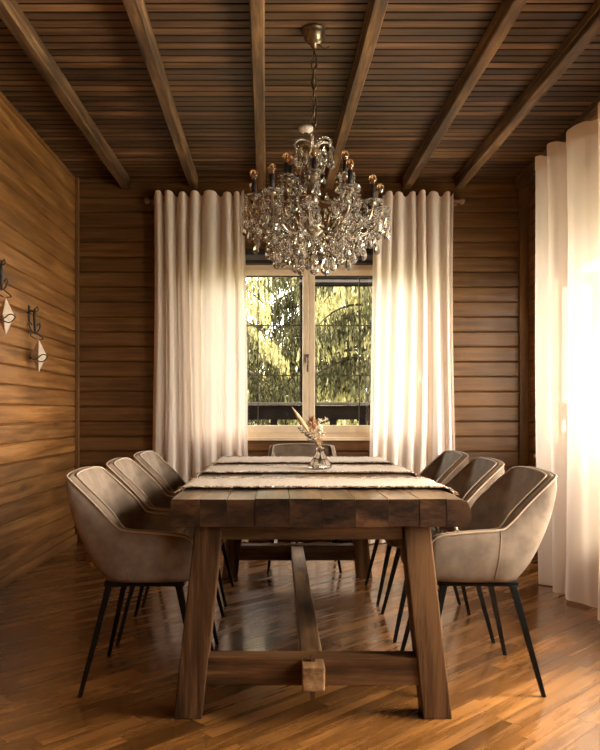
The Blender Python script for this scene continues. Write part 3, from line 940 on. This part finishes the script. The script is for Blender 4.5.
# drop meshes shared by every pendant
def drop_mesh(name, L, r, n=8):
    bm = BM()
    lathe(bm, [(0, 0), (.10 * r, -.03 * L), (.30 * r, -.18 * L), (.72 * r, -.45 * L), (1.0 * r, -.68 * L), (.86 * r, -.84 * L), (.45 * r, -.95 * L), (0, -1.0 * L)], (0, 0, 0), n)
    bmesh.ops.recalc_face_normals(bm, faces=bm.faces)
    me = bpy.data.meshes.new(name); bm.to_mesh(me); bm.free(); me.materials.append(M['crystal'])
    return me
D_BIG, D_MID, D_SMALL = drop_mesh('big_drop', .082, .0205), drop_mesh('mid_drop', .070, .0172), drop_mesh('small_drop', .052, .013)
def drop(me, loc, parent, rz=0, s=1):
    o = bpy.data.objects.new('crystal_drop', me); o.location = loc; o.rotation_euler = (RC.uniform(-.08, .08), RC.uniform(-.08, .08), rz); o.scale = (s, s * .8, s)
    return link(o, parent)
beads = BM()       # the rest: beads and small pendants nobody could count
def bead(p, r=.0065):
    lathe(beads, [(0, -r), (r * .8, -r * .55), (r, 0), (r * .8, r * .55), (0, r)], p, 6)
def sdrop(p, L, r):
    lathe(beads, [(0, 0), (.3 * r, -.18 * L), (.75 * r, -.45 * L), (r, -.68 * L), (.5 * r, -.93 * L), (0, -L)], p, 6)
wires = BM()

def bulb_bits(arm, p, sleeve, tilt=0):
    x, y, z = p
    bm = BM(); lathe(bm, [(.006, -.012), (.016, -.008), (.019, 0), (.014, .006), (0, .006)], p, 12); obj('cup', bm, M['nickel'], arm, True)
    bm = BM(); lathe(bm, [(.042, .004), (.047, .012), (.044, .012), (.034, .006), (.012, .004), (.012, .0)], p, 10); obj('drip_tray', bm, M['crystal'], arm)
    bm = BM(); lathe(bm, [(.0, .006), (.0125, .006), (.0125, sleeve), (.0, sleeve)], p, 12); obj('candle_sleeve', bm, M['iron'], arm, True)
    bm = BM(); lathe(bm, [(.009, sleeve), (.010, sleeve + .006), (.017, sleeve + .018), (.0205, sleeve + .031), (.017, sleeve + .044), (.009, sleeve + .051), (0, sleeve + .053)], p, 14); obj('bulb', bm, M['bulb'], arm, True)

outer = [(-15, .295), (12, .35), (-57, .29), (-138, .28), (-162, .312), (170, .31), (128, .31), (92, .31), (48, .32), (-98, .30)]
ndrop = 0
for i, (a, r) in enumerate(outer):
    a = math.radians(a); ca, sa = math.cos(a), math.sin(a)
    zc = 2.085 + RC.uniform(-.012, .012)
    if i == len(outer) - 1: zc = 2.00
    bm = BM()
    P = lambda rr, z: (rr * ca, rr * sa, Z(z))
    pts = catmull([P(.035, 1.985), P(.085, 1.945), P(.16, 1.925), P(r * .72, 1.945), P(r * .94, 2.0), P(r, zc - .01)], 6)
    tube(bm, pts, .0050, 7)
    # scroll inside the arm
    sp = []
    for q in range(22):
        th = q / 21 * 2.2 * PI; rad = .034 * (1 - .55 * q / 21)
        sp.append(P(r * .62 + rad * math.cos(th + 2.4), 2.03 + rad * math.sin(th + 2.4)))
    tube(bm, [P(r * .36, 1.945), P(r * .42, 1.985)] + sp, .0036, 6)
    arm = obj('arm', bm, M['nickel'], chd, True)
    top = P(r, zc)
    if i < len(outer) - 1:
        bulb_bits(arm, top, .085)
    else:
        bm = BM(); lathe(bm, [(.042, .004), (.047, .012), (.034, .006), (.012, 0)], top, 10); obj('drip_tray', bm, M['crystal'], arm)
    # pendants round the tray
    for q in range(5):
        b = a + 2 * PI * (q + .3) / 5
        x, y = r * ca + .043 * math.cos(b), r * sa + .043 * math.sin(b)
        L = RC.choice((.02, .035, .06, .09))
        for s in range(int(L / .014)): bead((x, y, Z(zc) - .006 - s * .014))
        drop(D_MID, (x, y, Z(zc) - L), arm, b); ndrop += 1
    for q in range(5):
        b = a + 2 * PI * q / 5
        x, y = r * ca + .047 * math.cos(b), r * sa + .047 * math.sin(b)
        bead((x, y, Z(zc) + .008), .0075)
        if i == len(outer) - 1: continue
        L = RC.uniform(.01, .10)
        s = 0
        while s < L: bead((x, y, Z(zc) - .004 - s), .0046); s += .02
        sdrop((x, y, Z(zc) - L - .004), RC.uniform(.045, .065), RC.uniform(.011, .016))
    # pendants below the arm
    for t in (.5, .75, .95):
        p = P(r * t, 1.93 + (.05 if t > .9 else 0))
        if ndrop < 78:
            L = .03 if t < .9 else .06
            for s in range(int(L / .012)): bead((p[0], p[1], p[2] - s * .012))
            drop(D_BIG if t < .9 else D_MID, (p[0], p[1], p[2] - L), arm, a); ndrop += 1
        sdrop((p[0] + .02 * sa, p[1] - .02 * ca, p[2] - .01), .046, .012)
        sdrop((p[0] - .024 * sa, p[1] + .024 * ca, p[2] - .03), .05, .0125)
    # beaded scroll beside the tray
    for q in range(14):
        th = 2 * PI * q / 14
        bead(P(r * .62 + .045 * math.cos(th), 2.03 + .045 * math.sin(th)), .0068)
inner = [(-92, .15), (-150, .16), (-32, .175), (120, .15), (190, .12)]
for i, (a, r) in enumerate(inner):
    a = math.radians(a); ca, sa = math.cos(a), math.sin(a)
    P = lambda rr, z: (rr * ca, rr * sa, Z(z))
    zc = (2.195, 2.195, 2.2, 2.2, 2.2, 2.19)[i]
    bm = BM()
    tube(bm, catmull([P(.02, 2.12), P(.06, 2.09), P(r * .75, 2.085), P(r * .98, 2.13), P(r, zc - .01)], 6), .0046, 7)
    arm = obj('arm', bm, M['nickel'], chd, True)
    bulb_bits(arm, P(r, zc), .075)
    for q in range(3):
        b = a + 2 * PI * (q + .2) / 3
        x, y = r * ca + .042 * math.cos(b), r * sa + .042 * math.sin(b)
        L = RC.choice((.015, .03, .05))
        drop(D_SMALL, (x, y, Z(zc) - L), arm, b); ndrop += 1
        for s in range(int(L / .012) + 1): bead((x, y, Z(zc) + .004 - s * .012))
    for q in range(4):
        b = a + 2 * PI * q / 4
        x, y = r * ca + .045 * math.cos(b), r * sa + .045 * math.sin(b)
        L = RC.uniform(.01, .07); s = 0
        while s < L: bead((x, y, Z(zc) - s), .0046); s += .02
        sdrop((x, y, Z(zc) - L), RC.uniform(.036, .056), RC.uniform(.010, .014))
# crown at the top with hanging crystals
for i in range(6):
    a = 2 * PI * i / 6 + .35; ca, sa = math.cos(a), math.sin(a)
    P = lambda rr, z: (rr * ca, rr * sa, Z(z))
    bm = BM()
    tube(bm, catmull([P(.014, 2.32), P(.03, 2.39), P(.07, 2.405), P(.102, 2.38), P(.095, 2.355)], 6), .0034, 6)
    arm = obj('crown_scroll', bm, M['nickel'], chd, True)
    drop(D_BIG, P(.098, 2.355), arm, a); ndrop += 1
    for q in range(9):
        t = q / 8; th = PI * (1 - t)
        bead(P(.06 + .045 * math.cos(th), 2.375 + .035 * math.sin(th)), .007)
    sdrop(P(.065, 2.37), .06, .014); sdrop(P(.04, 2.355), .055, .013); sdrop((.07 * math.cos(a + .5), .07 * math.sin(a + .5), Z(2.33)), .06, .014)
    for q in range(5):
        bead(P(.095 - .011 * q, 2.33 - .03 * math.sin(q / 4 * PI) - .006 * q), .0062)
# swags: garlands of beads between the outer arms, and rings of big pendants below
srt = sorted(outer[:-1])
for (a0, r0), (a1, r1) in zip(srt, srt[1:] + [(srt[0][0] + 360, srt[0][1])]):
    for q in range(1, 16):
        t = q / 16; a = math.radians(a0 + (a1 - a0) * t); r = (r0 + (r1 - r0) * t) * .94
        bead((r * math.cos(a), r * math.sin(a), Z(2.05 - .07 * math.sin(PI * t))), .0066)
        if q % 3 == 1: sdrop((r * math.cos(a), r * math.sin(a), Z(2.045 - .07 * math.sin(PI * t))), .044, .011)
        if q % 4 == 1: sdrop((.62 * r * math.cos(a), .62 * r * math.sin(a), Z(2.06 - .05 * math.sin(PI * t))), .042, .0105)
        if q % 5 == 0: sdrop((.45 * r * math.cos(a), .45 * r * math.sin(a), Z(2.13 - .06 * math.sin(PI * t))), .044, .011)
# lower basket
bm = BM()
for r, z in ((.20, 1.885), (.09, 1.85)):
    tube(bm, [(r * math.cos(2 * PI * q / 40), r * math.sin(2 * PI * q / 40), Z(z)) for q in range(40)], .0035, 6, closed=True)
for q in range(6):
    a = 2 * PI * q / 6
    tube(bm, catmull([(.015 * math.cos(a), .015 * math.sin(a), Z(1.92)), (.10 * math.cos(a), .10 * math.sin(a), Z(1.93)), (.20 * math.cos(a), .20 * math.sin(a), Z(1.885)), (.15 * math.cos(a), .15 * math.sin(a), Z(1.85)), (.09 * math.cos(a), .09 * math.sin(a), Z(1.85))], 5), .0034, 6)
bas = obj('basket_ring', bm, M['nickel'], chd, True)
for q in range(16):
    a = 2 * PI * q / 16 + .1
    drop(D_BIG, (.20 * math.cos(a), .20 * math.sin(a), Z(1.878 - (.02 if q % 2 else 0))), bas, a)
    for s in range(2): bead((.20 * math.cos(a), .20 * math.sin(a), Z(1.882 - s * .012)))
for q in range(8):
    a = 2 * PI * q / 8
    drop(D_BIG, (.09 * math.cos(a), .09 * math.sin(a), Z(1.838 - (.012 if q % 2 else 0))), bas, a)
    sdrop((.145 * math.cos(a + .3), .145 * math.sin(a + .3), Z(1.86)), .06, .015)
drop(D_BIG, (0, 0, Z(1.825)), bas, 0, 1.1)
tube(wires, [(0, 0, Z(1.89)), (0, 0, Z(1.825))], .003, 6)
obj('finial_wire', wires, M['nickel'], chd)
bo = obj('crystal_beads', beads, M['crystal'], chd); bo['kind'] = 'stuff'

# ------------------------------------------------------------------ outdoors
bm = BM(); box(bm, -30, 30, YB + .17, 60, -.62, -.5); box(bm, XR + .17, 30, -20, YB + .17, -.62, -.5)
tag(obj('ground', bm, M['grass']), kind='structure')
bm = BM(); box(bm, -2.6, 3.4, YB + .17, 7.9, -.2, -.04); tag(obj('terrace_slab', bm, M['ext_edge']), kind='structure')
rl = thing('balcony_railing', 'dark board balcony railing with pale cap outside the window', 'railing', (.4, 7.6, -.04))
bm = BM(); box(bm, -2.9, 2.9, -.03, .03, 1.165, 1.195, .004); obj('top_rail', bm, M['ext_edge'], rl)
bm = BM(); box(bm, -2.9, 2.9, -.012, .012, 1.02, 1.16, .003); obj('upper_board', bm, M['ext_dark'], rl)
bm = BM(); box(bm, -2.9, 2.9, -.012, .012, .08, .20, .003); obj('lower_board', bm, M['ext_dark'], rl)
for i in range(20):
    x = -2.85 + i * .3
    bm = BM(); box(bm, x - .035, x + .035, -.006, .02, .0, 1.16, .003); obj('baluster', bm, M['ext_dark'], rl)
ab = thing('awning_beam', 'dark and grey horizontal beam outside, across the top of the window', 'beam', (.95, 7.72, -.04))
bm = BM(); box(bm, -.74, 2.4, -.05, .05, 2.395, 2.425, .003); obj('board', bm, M['ext_dark'], ab)
bm = BM(); box(bm, -.74, 2.4, -.05, .05, 2.455, 2.53, .003); obj('board', bm, M['ext_dark'], ab)
bm = BM(); box(bm, -.74, 2.4, -.045, .045, 2.424, 2.456, 0); obj('strip', bm, M['ext_edge'], ab)
for x in (-.7, 2.34):
    bm = BM(); box(bm, x - .03, x + .03, .05, .10, .0, 2.53, .003); obj('post', bm, M['ext_dark'], ab)
def weeping(name, label, loc, H, Rad, nb, seed, pale, low=.05):
    rnd = random.Random(seed)
    root = thing(name, label, 'tree', loc)
    bm = BM(); tube(bm, [(0, 0, 0), (.03, .02, H * .4), (0, 0, H)], [.14, .10, .02], 8); obj('trunk', bm, M['bark'], root, True)
    bb = BM(); fd = BM(); fp = BM()
    for i in range(nb):
        h = low + (1 - low) * (i + rnd.random()) / nb
        az = rnd.uniform(0, 2 * PI)
        L = Rad * (1.05 - .75 * h) * rnd.uniform(.65, 1.05)
        z0 = h * H
        dr = Vector((math.cos(az), math.sin(az), 0)); sd_ = Vector((-dr.y, dr.x, 0))
        pts = [dr * (L * t) + Vector((0, 0, z0 + L * (.22 * t - .62 * t * t))) + sd_ * (.12 * L * math.sin(t * 2 + i)) for t in [k / 8 for k in range(9)]]
        tube(bb, pts, [.022 * (1 - .8 * k / 8) for k in range(9)], 5)
        tgt = fp if rnd.random() < pale else fd
        ns = int(64 * L / 1.2)
        for s in range(ns):
            t = .18 + .82 * (s + rnd.random()) / ns
            k = min(7, int(t * 8)); p = pts[k].lerp(pts[k + 1], t * 8 - k)
            # side twig then hanging strand
            off = sd_ * rnd.uniform(-.32, .32) * (1.15 - t * .7) + dr * rnd.uniform(0, .08)
            q = p + off + Vector((0, 0, -abs(off.length) * .25))
            ln = rnd.uniform(.16, .5) * (1.1 - .4 * t)
            nd = int(ln / .03)
            sway = Vector((rnd.uniform(-.12, .12), rnd.uniform(-.12, .12), -1))
            for e in range(nd):
                c = q + sway * (ln * e / nd)
                u = rnd.uniform(0, 2 * PI)
                o = Vector((math.cos(u), math.sin(u), 0))
                bl = rnd.uniform(.06, .11); w = rnd.uniform(.011, .019)
                tip = c + o * bl * .34 + Vector((0, 0, -bl))
                wv = Vector((-o.y, o.x, 0)) * w
                md = c.lerp(tip, .4)
                v = [tgt.verts.new(x) for x in (c, md + wv, tip, md - wv)]
                tgt.faces.new(v)
    obj('branches', bb, M['bark'], root, True)
    o = obj('foliage', fd, M['fol_dark'], root, recalc=False)
    o = obj('light_foliage', fp, M['fol_pale'], root, recalc=False)
weeping('conifer_tree', 'weeping conifer with drooping yellow-green boughs in the right window panes', (1.35, 10.6, -.5), 6.0, 2.1, 100, 5, .5)
weeping('conifer_tree', 'weeping conifer with pale boughs in the left window panes', (-1.25, 11.6, -.5), 5.5, 2.15, 150, 8, .55)
weeping('conifer_tree', 'darker conifer standing between and behind the two nearer trees', (.7, 15.2, -.5), 7.4, 2.9, 150, 15, .3)
weeping('conifer_tree', 'dim distant conifer seen behind the boughs of the left window panes', (-3.4, 18.5, -.5), 5.6, 2.6, 110, 33, .3)

for o in list(col.objects):
    if o.parent is None and 'category' in o:
        k = o['category']
        g = {'chair': 'suede chairs around the table', 'table runner': 'runners laid across the table', 'curtain': 'sheer curtains', 'curtain rod': 'curtain rods',
             'wall ornament': 'iron ornaments on the plank wall', 'tree': 'conifers outside the window', 'dried flower': 'dried flowers in the vase'}.get(k)
        if g: o['group'] = g

# ------------------------------------------------------------------ light
w = bpy.data.worlds.new('sky'); sc.world = w; w.use_nodes = True
bg = w.node_tree.nodes['Background']
bg.inputs[0].default_value = (1.0, .925, .85, 1); bg.inputs[1].default_value = 8.0

def area(name, loc, rot, sx, sy, energy, color, portal=False, spread=None):
    l = bpy.data.lights.new(name, 'AREA'); l.shape = 'RECTANGLE'; l.size = sx; l.size_y = sy; l.energy = energy; l.color = color
    if spread: l.spread = spread
    o = bpy.data.objects.new(name, l); o.location = loc; o.rotation_euler = rot; link(o)
    if portal: l.cycles.is_portal = True
    return o
area('sky_portal', ((WX0 + WX1) / 2, YB + .155, (WZ0 + WZ1) / 2), (-PI / 2, 0, 0), WX1 - WX0, WZ1 - WZ0, 1, (1, 1, 1), True)
area('sky_portal', (XR + .02, (W3[0] + W3[1]) / 2, (W3[2] + W3[3]) / 2), (0, PI / 2, 0), W3[3] - W3[2], W3[1] - W3[0], 1, (1, 1, 1), True)
# daylight lamps outside the side windows; the last pair is added fill
area('daylight_fill', (XR + .25, (W2[0] + W2[1]) / 2, (W2[2] + W2[3]) / 2), (0, PI / 2, 0), W2[3] - W2[2] + .1, W2[1] - W2[0] + .1, 14, (1, .87, .77))
area('daylight_fill', (XR + .75, 2.38, 1.55), (0, PI / 2, 0), 1.75, 1.8, 420, (1, .84, .68))
area('daylight_fill', (XR + .25, (W4[0] + W4[1]) / 2, (W4[2] + W4[3]) / 2), (0, PI / 2, 0), W4[3] - W4[2] + .1, W4[1] - W4[0] + .1, 62, (1, .86, .74))  # added to brighten the back curtains
area('daylight_fill', (XR + .25, (W5[0] + W5[1]) / 2, (W5[2] + W5[3]) / 2), (0, PI / 2, 0), W5[3] - W5[2] + .1, W5[1] - W5[0] + .1, 70, (1, .88, .76))  # added fill for faces turned to the camera
s = bpy.data.lights.new('sun', 'SUN'); s.energy = 7.0; s.angle = math.radians(9); s.color = (1, .86, .64)
so = bpy.data.objects.new('sun', s); link(so)
so.rotation_euler = Vector((-.60, -.03, -.80)).to_track_quat('-Z', 'Y').to_euler()

# ------------------------------------------------------------------ camera and colour
cam = bpy.data.cameras.new('camera'); co = bpy.data.objects.new('camera', cam); link(co)
co.location = (0, 0, 1.047); co.rotation_euler = (PI / 2, 0, 0)
cam.sensor_fit = 'HORIZONTAL'; cam.sensor_width = 36; cam.lens = 45.0
cam.shift_x = 21 / 600; cam.shift_y = 38 / 600
cam.clip_start = .05; cam.clip_end = 200
sc.camera = co
vs = sc.view_settings
sc.display_settings.display_device = 'sRGB'
vs.view_transform = 'Standard'; vs.look = 'None'; vs.gamma = 1; vs.exposure = .52; vs.use_curve_mapping = False
cy_ = sc.cycles
cy_.use_denoising = True
cy_.max_bounces = 10; cy_.diffuse_bounces = 5; cy_.glossy_bounces = 4; cy_.transmission_bounces = 8; cy_.transparent_max_bounces = 16
cy_.caustics_reflective = False; cy_.caustics_refractive = False
cy_.sample_clamp_indirect = 3
cy_.use_guiding = True; cy_.use_surface_guiding = True
